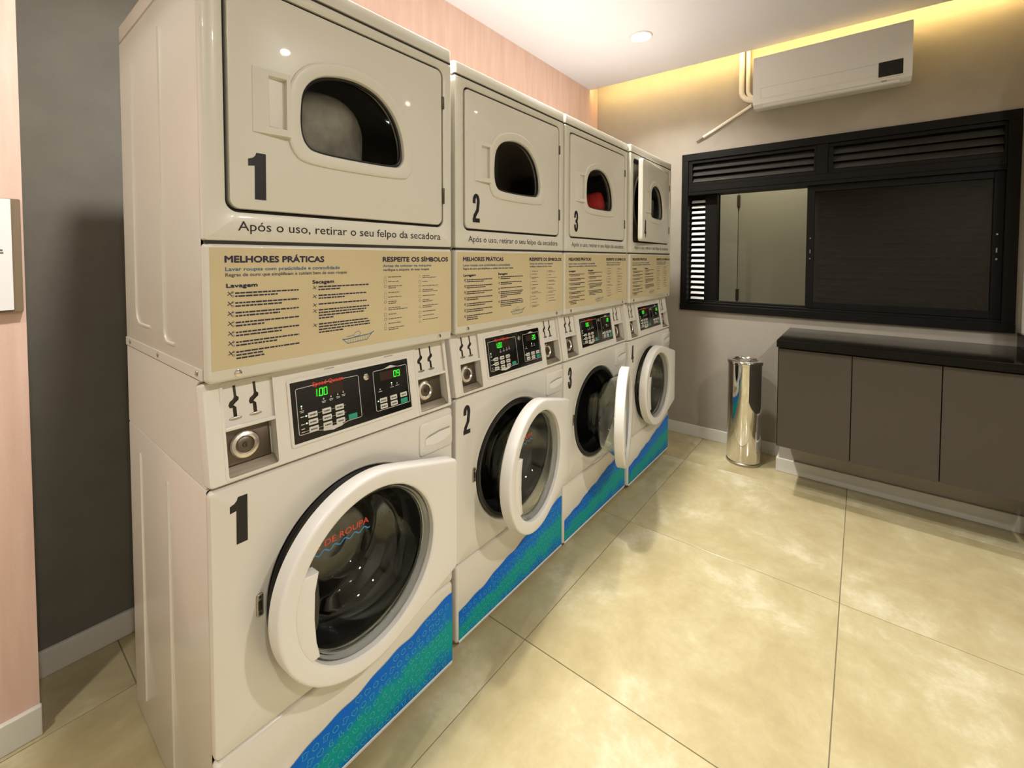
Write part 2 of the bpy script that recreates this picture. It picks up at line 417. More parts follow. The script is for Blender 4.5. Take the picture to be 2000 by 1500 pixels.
# door: hinge-local frame, hinge axis at u=0
DC = (-.306, .552)
def hull_tab():
    r = .242; pts = [(DC[0]+r*math.cos(a), DC[1]+r*math.sin(a)) for a in [math.radians(k) for k in range(75, 286, 3)]]
    return pts + [(-.022, .552-.172), (-.012, .552-.168), (-.006, .552-.156), (-.006, .552+.156), (-.012, .552+.168), (-.022, .552+.172)]
RIN = .199
def door_ring(bm):
    hp = hull_tab(); A = angles(DC, hp, circ(DC, .2, unif(90)))
    o = polar(hp, DC, A)
    loft(bm, [at(circ(DC, .209, A), .006), at(inset(o, .006), .004), at(o, .009), at(o, .0425), at(inset(o, .0015), .0468), at(inset(o, .0045), .0492), at(inset(o, .009), .0502),
              at(circ(DC, RIN+.008, A), .0495), at(circ(DC, RIN+.004, A), .0485), at(circ(DC, RIN+.0008, A), .0455), at(circ(DC, RIN, A), .038), at(circ(DC, RIN-.002, A), .014), at(circ(DC, .209, A), .006)], False, False)
def handle_pad(bm):
    r = RIN+.005; a0, a1 = math.radians(155), math.radians(214)
    pts = [(DC[0]+r*math.cos(a0+(a1-a0)*k/16), DC[1]+r*math.sin(a0+(a1-a0)*k/16)) for k in range(17)]
    inn = [(-.150, -.113), (-.158, -.075), (-.162, -.02), (-.160, .04), (-.151, .082)]
    pts += [(DC[0]+p, DC[1]+q) for p, q in inn]
    plate(bm, pts, .020, .0500, .0022)
def handle_slot(bm):
    r = RIN-.004
    pts = [(DC[0]-.150, DC[1]-.10), (DC[0]-.135, DC[1]-.06), (DC[0]-.132, DC[1]), (DC[0]-.137, DC[1]+.06), (DC[0]-.148, DC[1]+.078), (DC[0]-.158, DC[1]+.03), (DC[0]-.161, DC[1]-.02), (DC[0]-.158, DC[1]-.07)]
    plate(bm, pts, .012, .018, .001)
def clear_ring(bm): lathe(bm, [(RIN-.001, .032), (.193, .036), (.186, .030), (.183, .012), (RIN-.002, .010)], 72, DC)
def glass_bowl(bm):
    o = [(RIN-.001, .013), (RIN-.004, -.004), (.182, -.034), (.168, -.070), (.150, -.090), (.126, -.102), (.112, -.118), (.104, -.138), (.092, -.146), (.04, -.147), (.0005, -.147)]
    i = [(.0005, -.140), (.04, -.140), (.087, -.139), (.097, -.132), (.105, -.113), (.121, -.095), (.144, -.084), (.161, -.067), (.174, -.032), (.186, .000), (.188, .013)]
    lathe(bm, o + i + [(RIN-.001, .013)], 72, DC)
def limit_text(bm):
    text(bm, 'LIMITE DE ROUPA', DC[0]-.190, DC[0]+.012, DC[1]+.100, DC[1]+.115, .004, .006)
def limit_wave(bm):
    ribbon(bm, [(DC[0]-.172+.187*k/60, DC[1]+.089+.0042*math.sin(k*.72)) for k in range(61)], .003, .004)
def door_hinge(z):
    def f(bm):
        plate(bm, rrect(-.016, .014, z-.03, z+.03, .004), -.002, .012, .002); tube(bm, [(0, z-.034, .006), (0, z+.034, .006)], .007, 10)
    return f
def latch(bm):
    plate(bm, rrect(.083, .097, .553, .602, .003), -.006, .001, .0008)
def latch_hole(bm):
    plate(bm, rrect(.086, .094, .566, .588, .002), 0, .0022, .0005)
    for v in (.559, .596): plate(bm, circ((.090, v), .0028, unif(10)), 0, .0024, .0006)
def drawer(bm):
    plate(bm, rrect(.526, .655, .746, .843, .012), -.003, .005, .003)
def drawer_grip(bm):
    pts = [(.547, .779), (.545, .792), (.56, .802), (.60, .809), (.640, .809), (.645, .800), (.643, .783), (.62, .775), (.58, .772)]
    plate(bm, pts, .003, .0062, .001)
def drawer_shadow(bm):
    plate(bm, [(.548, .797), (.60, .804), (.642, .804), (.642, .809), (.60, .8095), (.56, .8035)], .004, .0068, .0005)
def wave(x): return .128 + .203*x + .003*math.sin(x*34) + .002*math.sin(x*71+1)
def decal(bm):
    n = 90; xs = [.012 + (.655-.012)*k/n for k in range(n+1)]
    top = [(x, min(wave(x), .2885)) for x in xs][::-1]; bot = [(x, .034) for x in (.012, .2, .4, .655)]
    vb = [bm.verts.new((x, .034, .0012)) for x in xs]; vt = [bm.verts.new((x, min(wave(x), .289), .0012)) for x in xs]
    for k in range(n): bm.faces.new((vb[k], vb[k+1], vt[k+1], vt[k]))
def decal_pattern(bm):
    heart = [(0, -.9), (-.8, -.1), (-.75, .5), (-.35, .75), (0, .4), (.35, .75), (.75, .5), (.8, -.1)]
    sock = [(-.3, .8), (.3, .8), (.3, 0), (.8, -.35), (.75, -.75), (.1, -.7), (-.3, -.3)]
    ring = [(math.cos(a)*.7, math.sin(a)*.7) for a in unif(14)]
    shirt = [(-.8, .6), (.0, .75), (.8, .6), (.6, .15), (.45, .2), (.45, -.75), (-.45, -.75), (-.45, .2), (-.6, .15)]
    rnd = random.Random(3); sz = .0105; k = 0
    for r in range(10):
        for c in range(25):
            x = .026 + c*.0258 + (r % 2)*.012; z = .048 + r*.0255
            k += 1
            if z > wave(x)-.0125 or x > .643: continue
            g = (heart, sock, ring, shirt, ring)[rnd.randrange(5)]; a = rnd.uniform(-.5, .5); ca, sa = math.cos(a)*sz, math.sin(a)*sz
            ribbon(bm, [(x+p*ca-q*sa, z+p*sa+q*ca) for p, q in g], .0014, .0017, True)
def kick_edge(bm): plate(bm, rrect(.012, .655, .0245, .034, .002, 2), 0, .002, .0006)
def foot(bm):
    lathe(bm, [(.018, 0), (.022, .004), (.022, .012), (.012, .016), (.010, .026)], 20, cap0=True, cap1=True)

# console
def console_body(bm):       # its front lies behind the coin pockets
    a = (.0, .868); prof = [(.033, .867), (.036, .880), (.066, 1.0695), (.047, 1.0835), (.650, 1.0835), (.650, .866), (.02, .866)]
    loft(bm, [[(x, y, z) for y, z in prof] for x in (W0, W1)], True, True)
US = [W0+.006, .036, .134, .534, .643, W1-.006]; VS = [.006, .012, .108, .114, .203, .212]
def console_face(bm):
    us = [.007, .036, .134, .534, .643, .652]; vs = [.004, .011, .107, .114, .203, .2105]
    depth = {(1, 1): .030, (3, 1): .030, (1, 3): .007, (3, 3): .007}
    grid_panel(bm, us, vs, depth, .0015)
    # rounded rim towards the body
    o = rrect(W0, W1, .001, .2135, .008, 4); i = rrect(.007, .652, .004, .2105, .0005, 4)
    loft(bm, [at(o, -.034), at(o, -.0035), at(inset(o, .002), 0), at(i, .0015)], False, False)
def core_front(bm):
    quad(bm, W0, W1, 0, .21, -.031)
def recess_trim(u0, u1):
    def f(bm):
        o = rrect(u0-.006, u1+.006, .005, .209, .008, 4); i = rrect(u0, u1, .011, .203, .005, 4)
        loft(bm, [at(o, .001), at(inset(o, .001), .003), at(i, .0035), at(i, .0005)], False, False)
        plate(bm, rrect(u0, u1, .1065, .1145, .002, 3), -.006, .0035, .001)
    return f
def coin_plate(u0, u1):
    def f(bm): plate(bm, rrect(u0+.001, u1-.004, .030, .1055, .002, 3), -.0285, -.022, .001)
    return f
def coin_tray(u0, u1):
    def f(bm):
        loft(bm, [[(u0+.001, .0115, -.001), (u0+.001, .0115, -.030), (u0+.001, .031, -.030), (u0+.001, .029, -.018)],
                  [(u1-.001, .0115, -.001), (u1-.001, .0115, -.030), (u1-.001, .031, -.030), (u1-.001, .029, -.018)]])
    return f
def lock_ring(uc, vc):
    def f(bm): lathe(bm, [(.029, -.0225), (.029, -.014), (.0265, -.0105), (.0205, -.0085), (.0175, -.011), (.016, -.020)], 40, (uc, vc))
    return f
def lock_core(uc, vc):
    def f(bm): lathe(bm, [(.017, -.0225), (.017, -.014), (.014, -.012), (.006, -.012), (.005, -.009), (.0001, -.009)], 32, (uc, vc))
    return f
def keyhole(uc, vc):
    def f(bm): plate(bm, rrect(uc-.0016, uc+.0016, vc-.005, vc+.004, .001, 3), -.0095, -.0083, .0003)
    return f
def coin_slot(uc):
    def f(bm):
        pts = [(-.0025, .198), (.0028, .198), (.0034, .176), (.0075, .172), (.007, .166), (.0005, .161), (-.0035, .157), (.0018, .152), (.0022, .131), (-.0045, .131),
               (-.0052, .152), (-.0105, .152), (-.0125, .158), (-.010, .165), (-.0035, .1695), (-.0012, .174)]
        plate(bm, [(uc+p, q) for p, q in pts][::-1], -.0062, -.0045, .0005)
    return f
def coin_lip(uc):
    def f(bm): plate(bm, [(uc-.001+.0125*math.cos(a), .129+.0035*math.sin(a)) for a in unif(18)], -.0062, -.0035, .001)
    return f
def disp_frame(bm):
    o = rrect(.163, .509, .029, .185, .006, 4); i = rrect(.1695, .5025, .0365, .1775, .002, 4)
    loft(bm, [at(o, .001), at(o, .0035), at(inset(o, .002), .005), at(i, .005), at(i, .0028)], False, False)
def disp_panel(bm): plate(bm, rrect(.1685, .5035, .0355, .1785, .002, 3), .001, .0034, .0004)
def disp_lines(bm):
    L1 = [(.184, .161), (.262, .1625), (.341, .161), (.344, .158), (.344, .056), (.341, .0535), (.305, .0535), (.265, .044), (.225, .0535), (.185, .0535), (.182, .056), (.182, .158)]
    L2 = [(.390, .161), (.42, .161), (.445, .168), (.468, .161), (.496, .161), (.498, .158), (.498, .056), (.496, .0535), (.391, .0535), (.388, .056), (.388, .158)]
    ribbon(bm, L1, .0014, .0038, True); ribbon(bm, L2, .0014, .0038, True)
    plate(bm, [(.24, .0475), (.265, .044), (.29, .0475), (.29, .0535), (.24, .0535)], .0034, .0037, 0)
    plate(bm, [(.425, .161), (.443, .1675), (.463, .161)], .0034, .0037, 0)
    for v in (.094, .0765, .059): quad(bm, .188, .302, v-.0003, v+.0003, .0036)
    for (u, v) in ((.1925, .112), (.247, .122), (.266, .123), (.284, .124), (.299, .126)):
        plate(bm, [(u-.002, v), (u+.002, v), (u, v+.005)], .0034, .0037, 0); quad(bm, u-.005, u+.005, v-.005, v-.0035, .0037); quad(bm, u-.004, u+.004, v-.008, v-.0068, .0037)
    for (u, v) in ((.405, .108), (.443, .112), (.461, .113)):
        plate(bm, [(u-.002, v), (u+.002, v), (u, v+.005)], .0034, .0037, 0); quad(bm, u-.006, u+.006, v-.005, v-.0035, .0037)
    for v in (.094, .0765, .066, .059): quad(bm, .188, .196, v-.0009, v+.0009, .0037)
def disp_name(bm):
    bold(bm, 'Speed Queen', .222, .302, .1585, .169, .0041, .0006)
SEG = {'0': 'abcdef', '1': 'bc', '2': 'abged', '9': 'abcdfg', '3': 'abgcd'}
def digits(s, u, v, wd, hg, w=.0041):
    def f(bm):
        x = u
        for ch in s:
            if ch == '.':
                quad(bm, x-.0012, x+.0008, v, v+.0022, w); x += .0012; continue
            P = {'a': ((0, 1), (1, 1)), 'b': ((1, 1), (1, .5)), 'c': ((1, .5), (1, 0)), 'd': ((0, 0), (1, 0)), 'e': ((0, 0), (0, .5)), 'f': ((0, .5), (0, 1)), 'g': ((0, .5), (1, .5))}
            for k in SEG[ch]:
                (a, c), (d, e_) = P[k]; sk = .12
                p = (x+(a+sk*c)*wd, v+c*hg); q = (x+(d+sk*e_)*wd, v+e_*hg)
                ribbon(bm, [p, q], .0017, w)
            x += wd*1.5 if ch != '1' else wd*1.75
    return f
def disp_off(bm):
    quad(bm, .226, .300, .131, .155, .0037); quad(bm, .408, .478, .131, .155, .0037)
def key(u0, u1, v0, v1):
    def f(bm): plate(bm, rrect(u0, u1, v0, v1, .0015, 3), .0034, .0046, .0004)
    return f
KL = [(u, v) for u in (.206, .2405, .274) for v in (.0875, .0705, .0535)]
KR = [(u, v) for u in (.401, .434) for v in (.0725, .0565)] + [(.4675, .0725)]
def key_print(bm):
    rnd = random.Random(5)
    for u, v in KL + KR:
        u += .0035; e_ = u+.0155
        while u < e_:
            d = rnd.uniform(.001, .003); quad(bm, u, min(u+d, e_), v+.0042, v+.0078, .0049); u += d+.0009
def led_dots(bm):
    for u, v in ((.2015, .094), (.2015, .077), (.1925, .119), (.396, .079), (.443, .119)): plate(bm, circ((u, v), .0017, unif(10)), .0034, .0042, .0003)
def bolt(bm): lathe(bm, [(.0095, .003), (.0085, .0065), (.005, .008), (.0001, .008)], 20, (.366, .152))
def names(bm):
    text(bm, 'LAVADORA', .256, .283, .1925, .1955, .0019, .01); text(bm, 'SECADORA', .428, .457, .1925, .1955, .0019, .01)

# dryer
D0 = 1.0855
def dryer_cabinet(bm):
    shell(bm, D0, 1.9385)
def top_cap(bm):
    loft(bm, [at(rrect(W0-.0004, W1+.0004, y0, .655, .010, 4), z) for y0, z in ((0.004, 1.9415), (-.001, 1.9425), (-.001, 1.9755), (.0005, 1.9795), (.004, 1.9815), (.009, 1.982))])
DH = rrect(.0390, .6255, 1.4310, 1.9115, .024, 6)
DCN = (.333, 1.672)
def dryer_front(bm):
    out = rrect(W0, W1, 1.3705, 1.9370, .006, 4, .04); A = angles(DCN, out, DH); o = polar(out, DCN, A); h = polar(DH, DCN, A)
    loft(bm, [at(o, -.02), at(o, -.006), at(inset(o, .002), -.0015), at(inset(o, .005), 0), at(inset(h, -.003), 0), at(h, -.002), at(h, -.034)], False, False)
def door_gap_shade(bm):  # dark loop added in the gap around the door as painted shade
    loft(bm, [at(inset(DH, -.0005), -.010), at(inset(DH, .003), -.006), at(inset(DH, .0115), -.0275), at(inset(DH, .0115), -.033)], False, False)
def dryer_bulkhead(bm):
    A = angles(DCN, DH, circ(DCN, .2, unif(64))); h = polar(DH, DCN, A)
    loft(bm, [at(h, -.033), at(circ(DCN, .222, A), -.033), at(circ(DCN, .215, A), -.028), at(circ(DCN, .207, A), -.033), at(circ(DCN, .205, A), -.06)], False, False)
def dryer_drum(bm): lathe(bm, [(.206, -.058), (.25, -.07), (.25, -.5), (.2, -.53), (.0001, -.53)], 48, DCN)
# dryer door in a hinge-local frame (hinge axis at u=.626)
HX = .626
def arch(k): 
    base = [(.195, 1.672), (.203, 1.721), (.233, 1.757), (.283, 1.776), (.342, 1.780), (.398, 1.764), (.443, 1.724), (.467, 1.672), (.4735, 1.620), (.464, 1.597), (.440, 1.588), (.333, 1.5845), (.235, 1.587), (.207, 1.600), (.196, 1.628)]
    c = (.334, 1.68); return [(c[0]+(p[0]-c[0])*(1+k/.14) - HX, c[1]+(p[1]-c[1])*(1+k/.10)) for p in base]
AC_ = (.334-HX, 1.68)
def dryer_door(bm):
    o = rrect(.0465-HX, .6200-HX, 1.4385, 1.9060, .020, 6, .04); arx = catmull(arch(.030)); A = angles(AC_, o, arx)
    po = polar(o, AC_, A)
    q = lambda k: polar(catmull(arch(k)), AC_, A)
    loft(bm, [at(q(.004), -.026), at(po, -.026), at(po, -.004), at(inset(po, .0015), -.001), at(inset(po, .005), 0), at(q(.0335), 0), at(q(.0325), .0040), at(q(.0305), .0056), at(q(.027), .0060), at(q(.012), .0048),
              at(q(.0045), .0036), at(q(.0025), .0012), at(q(.0015), -.010), at(q(.001), -.026), at(q(.004), -.026)], False, False)
def window_bead(bm):
    A = unif(96); q = lambda k: polar(catmull(arch(k)), AC_, A)
    loft(bm, [at(q(.002), -.006), at(q(-.001), -.0045), at(q(-.004), -.006), at(q(-.0045), -.012)], False, False)
def dryer_glass(bm):
    A = unif(72); q = lambda k: polar(catmull(arch(k)), AC_, A)
    loft(bm, [at(q(.001), -.019), at(q(.001), -.012), at(q(-.02), -.0105), at(q(-.05), -.0095), at(q(-.05), -.0145), at(q(-.02), -.0155), at(q(.001), -.019)][:4] , True, True)
def door_handle(bm):
    h = lambda u: .0012 + (u-.092)*.175                       # the plate rises towards the window
    P = lambda u, v, wv: bm.verts.new((u-HX, v, wv))
    def patch(a, b_, c, d): bm.faces.new([P(*q) for q in (a, b_, c, d)])
    O = [(.0925, 1.6045), (.1655, 1.6045), (.1655, 1.741), (.0925, 1.741)]; I = [(.1225, 1.619), (.1575, 1.619), (.1575, 1.729), (.1225, 1.729)]
    for k in range(4):
        o0, o1, i0_, i1_ = O[k], O[(k+1) % 4], I[k], I[(k+1) % 4]
        patch((*o0, h(o0[0])), (*o1, h(o1[0])), (*i1_, h(i1_[0])), (*i0_, h(i0_[0])))
        patch((*o1, h(o1[0])), (*o0, h(o0[0])), (o0[0]+(-.001 if o0[0] < .1 else .0012), o0[1]+(-.001 if o0[1] < 1.7 else .001), 0), (o1[0]+(-.001 if o1[0] < .1 else .0012), o1[1]+(-.001 if o1[1] < 1.7 else .001), 0))
    F_ = [(.1255, 1.624, .0006), (.1575, 1.6205, .0006), (.1575, 1.7275, .0006), (.1255, 1.724, .0006)]
    bm.faces.new([P(*q) for q in F_])
    for k in range(4):
        a, b_ = I[k], I[(k+1) % 4]; patch((*a, h(a[0])), (*b_, h(b_[0])), F_[(k+1) % 4], F_[k])
def dryer_hinge(k):
    z0, z1 = ((1.793, 1.83), (1.505, 1.552))[k]
    return lambda bm: plate(bm, rrect(.6205-HX, .628-HX, z0, z1, .001, 2), -.004, .0025, .0008)
def num_shape(n, u0, u1, v0, v1, w):
    wd, hg = u1-u0, v1-v0; st = .0142; q = st/2
    def arcp(cx, cy, rx, ry, a0, a1, k=14): return [(cx+rx*math.cos(math.radians(a0+(a1-a0)*i/k)), cy+ry*math.sin(math.radians(a0+(a1-a0)*i/k))) for i in range(k+1)]
    def f(bm):
        cx = (u0+u1)/2; rx = wd/2-q
        if n == 1:
            P = [(.34, 0), (.98, 0), (1.0, 1.0), (.46, 1.0), (.40, .935), (.25, .88), (0, .85), (0, .70), (.36, .72)]
            plate(bm, [(u0+p*wd, v0+r*hg) for p, r in P], w, w+.0006, 0)
        elif n == 2:
            cy = v1-q-.019
            ribbon(bm, [(u0+q, cy-.008)] + arcp(cx, cy, rx, .019, 180, -25) + [(u1-q-.004, v0+.042), (u0+q+.003, v0+.022), (u0+q, v0+.004)], st, w+.0006)
            quad(bm, u0, u1, v0, v0+.0145, w+.0007)
        elif n == 3:
            rr = (hg-2*q)/4; cy = v1-q-rr; c2 = v0+q+rr
            ribbon(bm, [(u0+q, cy-.006)] + arcp(cx, cy, rx, rr, 180, -90) + [(cx-.006, cy-rr)], st, w+.0006)
            ribbon(bm, [(cx-.006, c2+rr)] + arcp(cx, c2, rx, rr, 90, -180) + [(u0+q, c2+.006)], st, w+.0007)
        else:
            plate(bm, [(u0, v0+.020), (u1, v0+.020), (u1, v0+.034), (u0, v0+.034)], w, w+.0006, 0)
            plate(bm, [(u1-.019, v0), (u1-.0065, v0), (u1-.0065, v1), (u1-.019, v1)], w, w+.0007, 0)
            plate(bm, [(u0, v0+.020), (u0+.011, v0+.030), (u1-.011, v1), (u1-.022, v1)], w, w+.0008, 0)
    return f
def notice(bm): text(bm, 'Após o uso, retirar o seu felpo da secadora', .061, .611, 1.3935, 1.4135, .0006, .002)
def seams(bm):
    box(bm, .003, .657, .003, .012, 1.9362, 1.9422); box(bm, .003, .657, .003, .012, 1.3655, 1.3715)
def access_panel(bm):
    plate(bm, rrect(W0, W1, D0-.004, 1.3665, .010, 5), -.02, 0, .008)
def screws(u):
    def f(bm): lathe(bm, [(.0075, 0), (.007, .002), (.004, .0034), (.0001, .0036)], 16, (u, 1.0965))
    return f
def sticker(bm): quad(bm, .0095, .6545, 1.1085, 1.3575, .0007)
WS = .0012
def heading(bm):
    bold(bm, 'MELHORES PRÁTICAS', .035, .244, 1.3265, 1.3415, WS, .00085); bold(bm, 'RESPEITE OS SÍMBOLOS', .406, .642, 1.3265, 1.3405, WS, .00085)
    bold(bm, 'Lavagem', .037, .096, 1.275, 1.284, WS, .0006); bold(bm, 'Secagem', .214, .268, 1.2755, 1.2845, WS, .0006)
def sub_blue(bm):
    bold(bm, 'Lavar roupas com praticidade e comodidade', .036, .283, 1.3095, 1.3175, WS, .0003); bold(bm, 'Antes de colocar na máquina', .4065, .575, 1.3125, 1.3195, WS, .0003)
def sub_grey(bm):
    bold(bm, 'Regras de ouro que simplificam e cuidam bem de suas roupas', .036, .302, 1.298, 1.3055, WS, .0003); bold(bm, 'verifique a etiqueta de suas roupas', .4065, .566, 1.3015, 1.3085, WS, .0003)
def greek(bm, rnd, u0, u1, v, h=.0032):
    u = u0
    while u < u1:
        d = rnd.uniform(.004, .013); quad(bm, u, min(u+d, u1), v, v+h, WS); u += d+.0014
def small_print(bm):
    rnd = random.Random(11); v = 1.262
    for k in range(7):
        n = 3 if k == 6 else 2
        for q in range(n): greek(bm, rnd, .053, .053+(.129 if q == 0 else rnd.uniform(.05, .10)), v-q*.0066)
        v -= .0205
    v = 1.2665
    for n in (2, 2, 1, 4, 4):
        for q in range(n): greek(bm, rnd, .2285, .2285+(rnd.uniform(.12, .138) if q < n-1 or n == 1 else rnd.uniform(.03, .07)), v-q*.0066)
        v -= .0066*n + .0075
def small_print_grey(bm):
    rnd = random.Random(12)
    v = 1.284
    for n in (1, 1, 2, 1, 1, 2, 2, 1, 1, 1, 2):
        for q in range(n): greek(bm, rnd, .423, .423+rnd.uniform(.022, .065), v-q*.005, .0021)
        v -= .005*n + .0075
    v = 1.284
    for n in (2, 1, 1, 2, 1, 2, 2, 1, 1, 1):
        for q in range(n): greek(bm, rnd, .541, .541+rnd.uniform(.02, .062), v-q*.005, .0021)
        v -= .005*n + .0072
def symbols(bm):
    v = 1.2625
    for k in range(7):
        u = .0435
        for a in (.5, 2.2, 3.7, 5.3): ribbon(bm, [(u, v), (u+.006*math.cos(a), v+.006*math.sin(a))], .0014, WS); 
        for a in (.5, 5.3): ribbon(bm, [(u+.005+.002*math.cos(t), v+.006*math.sin(a)+.002*math.sin(t)) for t in unif(6)], .0007, WS, True)
        v -= .0205
    v = 1.2665
    for n in (2, 2, 1, 4, 4):
        u = .2195
        for a in (.5, 2.2, 3.7, 5.3): ribbon(bm, [(u, v), (u+.0055*math.cos(a), v+.0055*math.sin(a))], .0013, WS)
        v -= .0066*n + .0075
def care_symbols(bm):
    for u0, lst in ((.4135, (1, 1, 2, 1, 1, 2, 2, 1, 1, 1, 2)), (.531, (2, 1, 1, 2, 1, 2, 2, 1, 1, 1))):
        v = 1.284; k = 0
        for n in lst:
            s_ = .0038
            shp = ([(-1, -1), (1, -1), (1, 1), (-1, 1)], [(-1, -1), (1, -1), (0, 1)], [(math.cos(a), math.sin(a)) for a in unif(10)])[(k*2+1) % 3]
            ribbon(bm, [(u0+p*s_, v+.001+q*s_) for p, q in shp], .0008, WS, True)
            v -= .005*n + .0075; k += 1
def basin(bm):
    ribbon(bm, [(.288, 1.1335), (.30, 1.1325), (.365, 1.1375), (.378, 1.143)], .0022, WS)
    ribbon(bm, [(.291, 1.132), (.302, 1.121), (.357, 1.124), (.371, 1.139)], .0016, WS)
    for k in range(9): ribbon(bm, [(.303+k*.0068, 1.122+k*.0003), (.304+k*.0068, 1.131+k*.0005)], .0006, WS)
    ribbon(bm, [(.318, 1.137), (.323, 1.146), (.333, 1.149), (.339, 1.143), (.335, 1.137), (.325, 1.136)], .0012, WS, True)
    ribbon(bm, [(.300, 1.139), (.308, 1.1385), (.318, 1.1405)], .0012, WS)

def ribs_dryer(bm):
    ridge(bm, [(.53, 1.85), (.53, 1.20)] + arc(.49, 1.20, .04, 0, -PI/2) + [(.40, 1.16)])
    ridge(bm, [(.278, 1.87), (.278, 1.17)] + arc(.248, 1.17, .03, 0, -PI/2) + [(.20, 1.14)])
def ribs_washer(bm):
    ridge(bm, [(.53, .80), (.53, .10)]); ridge(bm, [(.282, .80), (.282, .06)])
def flange(bm):      # overlapping bottom flange on the side of the dryer
    box(bm, -.0012, .0012, .022, .652, D0+.001, D0+.024, .0006, 1)
def side_screw(y):
    def f(bm):
        A = unif(12); loft(bm, [[(-.0015-d, y+r*math.cos(a), D0+.014+r*math.sin(a)) for a in A] for r, d in ((.006, 0), (.005, .0015), (.001, .002))], False, True)
    return f

XS = [0.0, .7065, 1.3700, 2.0335]; YS = [-.035, 0.0, -.003, -.019]
W_ANG = [3.2, 10.3, 19.5, 1.6]; D_ANG = [0, 0, 0, 5.2]
ORD = ['first', 'second', 'third', 'fourth']
def washer(i):
    n = i+1
    lab = ['large white front-load washing machine numbered 1, nearest, door slightly ajar', 'white washing machine numbered 2 with its round door standing ajar',
           'white washing machine numbered 3 with its door open and glass bowl showing', 'white washing machine numbered 4 at the far end of the row, door nearly shut'][i]
    t = empty('washing_machine', (XS[i], YS[i], 0), lab, 'washing machine', group='row of coin-operated washing machines')
    F = lambda name, fn, mt, par=t, key=None, **k: build(name, on(FRONT, fn), mt, par, key or ('w_'+name+str(k.pop('kx', ''))), **k)
    Cn = lambda name, fn, mt, par=t, kx='', **k: build(name, on(CON, fn), mt, par, 'c_'+name+str(kx), **k)
    build('cabinet', washer_cabinet, 'enamel', t, 'w_cab')
    build('side_rib', ribs_washer, 'enamel', t, 'w_ribs')
    F('front_panel', washer_front, 'enamel'); lp = F('lower_panel', lower_panel, 'enamel')
    dc = F('wave_decal', decal, 'decal', t, smooth=0, label='blue and green wave-shaped film'); F('decal_pattern', decal_pattern, 'decal_line', dc, smooth=0); F('kick_edge', kick_edge, 'enamel_door', lp)
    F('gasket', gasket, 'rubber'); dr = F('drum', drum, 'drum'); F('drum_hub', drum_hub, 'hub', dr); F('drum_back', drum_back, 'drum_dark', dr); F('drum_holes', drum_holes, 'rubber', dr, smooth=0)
    F('numeral', num_shape(n, .036, .069, .735, .835, 0), 'black', key='w_num%d' % n, smooth=0)
    lt = F('latch_plate', latch, 'steel'); F('latch_hole', latch_hole, 'slot', lt)
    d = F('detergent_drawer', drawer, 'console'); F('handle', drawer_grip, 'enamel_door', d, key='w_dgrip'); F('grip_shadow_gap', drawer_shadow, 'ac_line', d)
    for x in (.06, .60):
        for y in (.07, .60): build('foot', foot, 'rubber', t, 'w_foot', loc=(x, y, 0))
    # door
    dd = F('door', door_ring, 'enamel_door', loc=(.635, -.004, 0), rot=(0, 0, math.radians(W_ANG[i])))
    F('glass_bowl', glass_bowl, 'glass', dd); F('clear_ring', clear_ring, 'glass', dd)
    F('handle', handle_pad, 'enamel_door', dd, key='w_hpad'); F('handle_slot', handle_slot, 'rubber', dd)
    for q, z in enumerate((.62, .48)): F('hinge', door_hinge(z), 'enamel_door', dd, key='w_hinge%d' % q)
    if i < 2:
        F('limit_lettering', limit_text, 'red_print', dd, smooth=0); F('limit_wave', limit_wave, 'wave_blue', dd, smooth=0)
    # console
    cb = build('console_body', console_body, 'console', t, 'w_conbody')
    cf = Cn('control_panel', console_face, 'console', t, smooth=30)
    for side, (u0, u1) in enumerate(((.036, .134), (.534, .643))):
        cp = Cn('coin_box', recess_trim(u0, u1), 'console', t, kx=side)
        Cn('lock_plate', coin_plate(u0, u1), 'steel_dark', cp, kx=side); Cn('coin_tray', coin_tray(u0, u1), 'steel', cp, kx=side)
        uc = u0+.040 if side == 0 else u0+.036
        Cn('lock_ring', lock_ring(uc, .068), 'steel_light', cp, kx=side); Cn('lock_core', lock_core(uc, .068), 'steel_dark', cp, kx=side); Cn('keyhole', keyhole(uc, .068), 'black', cp, kx=side)
        for q, du in enumerate((.024, .063)):
            Cn('coin_slot', coin_slot(u0+du), 'slot', cp, kx='%d%d' % (side, q)); Cn('slot_lip', coin_lip(u0+du), 'steel', cp, kx='%d%d' % (side, q))
    dp = Cn('display_panel', disp_panel, 'panel_black', t)
    Cn('display_frame', disp_frame, 'console', dp); Cn('panel_outline', disp_lines, 'panel_line', dp, smooth=0)
    Cn('panel_lettering', disp_name, 'red_print', dp, smooth=0); Cn('unlit_window', disp_off, 'digit_off', dp, smooth=0)
    Cn('lit_digits', digits('1.00', .2235, .133, .0075, .0175), 'digit', dp, smooth=0, kx='a')
    Cn('lit_digits', digits('09' if i == 0 else '20', .4525, .134, .0075, .0165), 'digit', dp, smooth=0, kx='b%d' % (i > 0))
    for k, (u, v) in enumerate(KL + KR): Cn('button', key(u, u+.0225, v, v+.0125), 'button', dp, kx=k)
    Cn('button', key(.307, .331, .055, .068), 'button_green', dp, kx='g1', label='green start button'); Cn('button', key(.4675, .4905, .0555, .0685), 'button_green', dp, kx='g2', label='green start button')
    Cn('button_print', key_print, 'ink', dp, smooth=0); Cn('indicator', led_dots, 'led_dot', dp); Cn('bolt', bolt, 'chrome', dp)
    Cn('console_lettering', names, 'ink_grey', t, smooth=0)
    return t
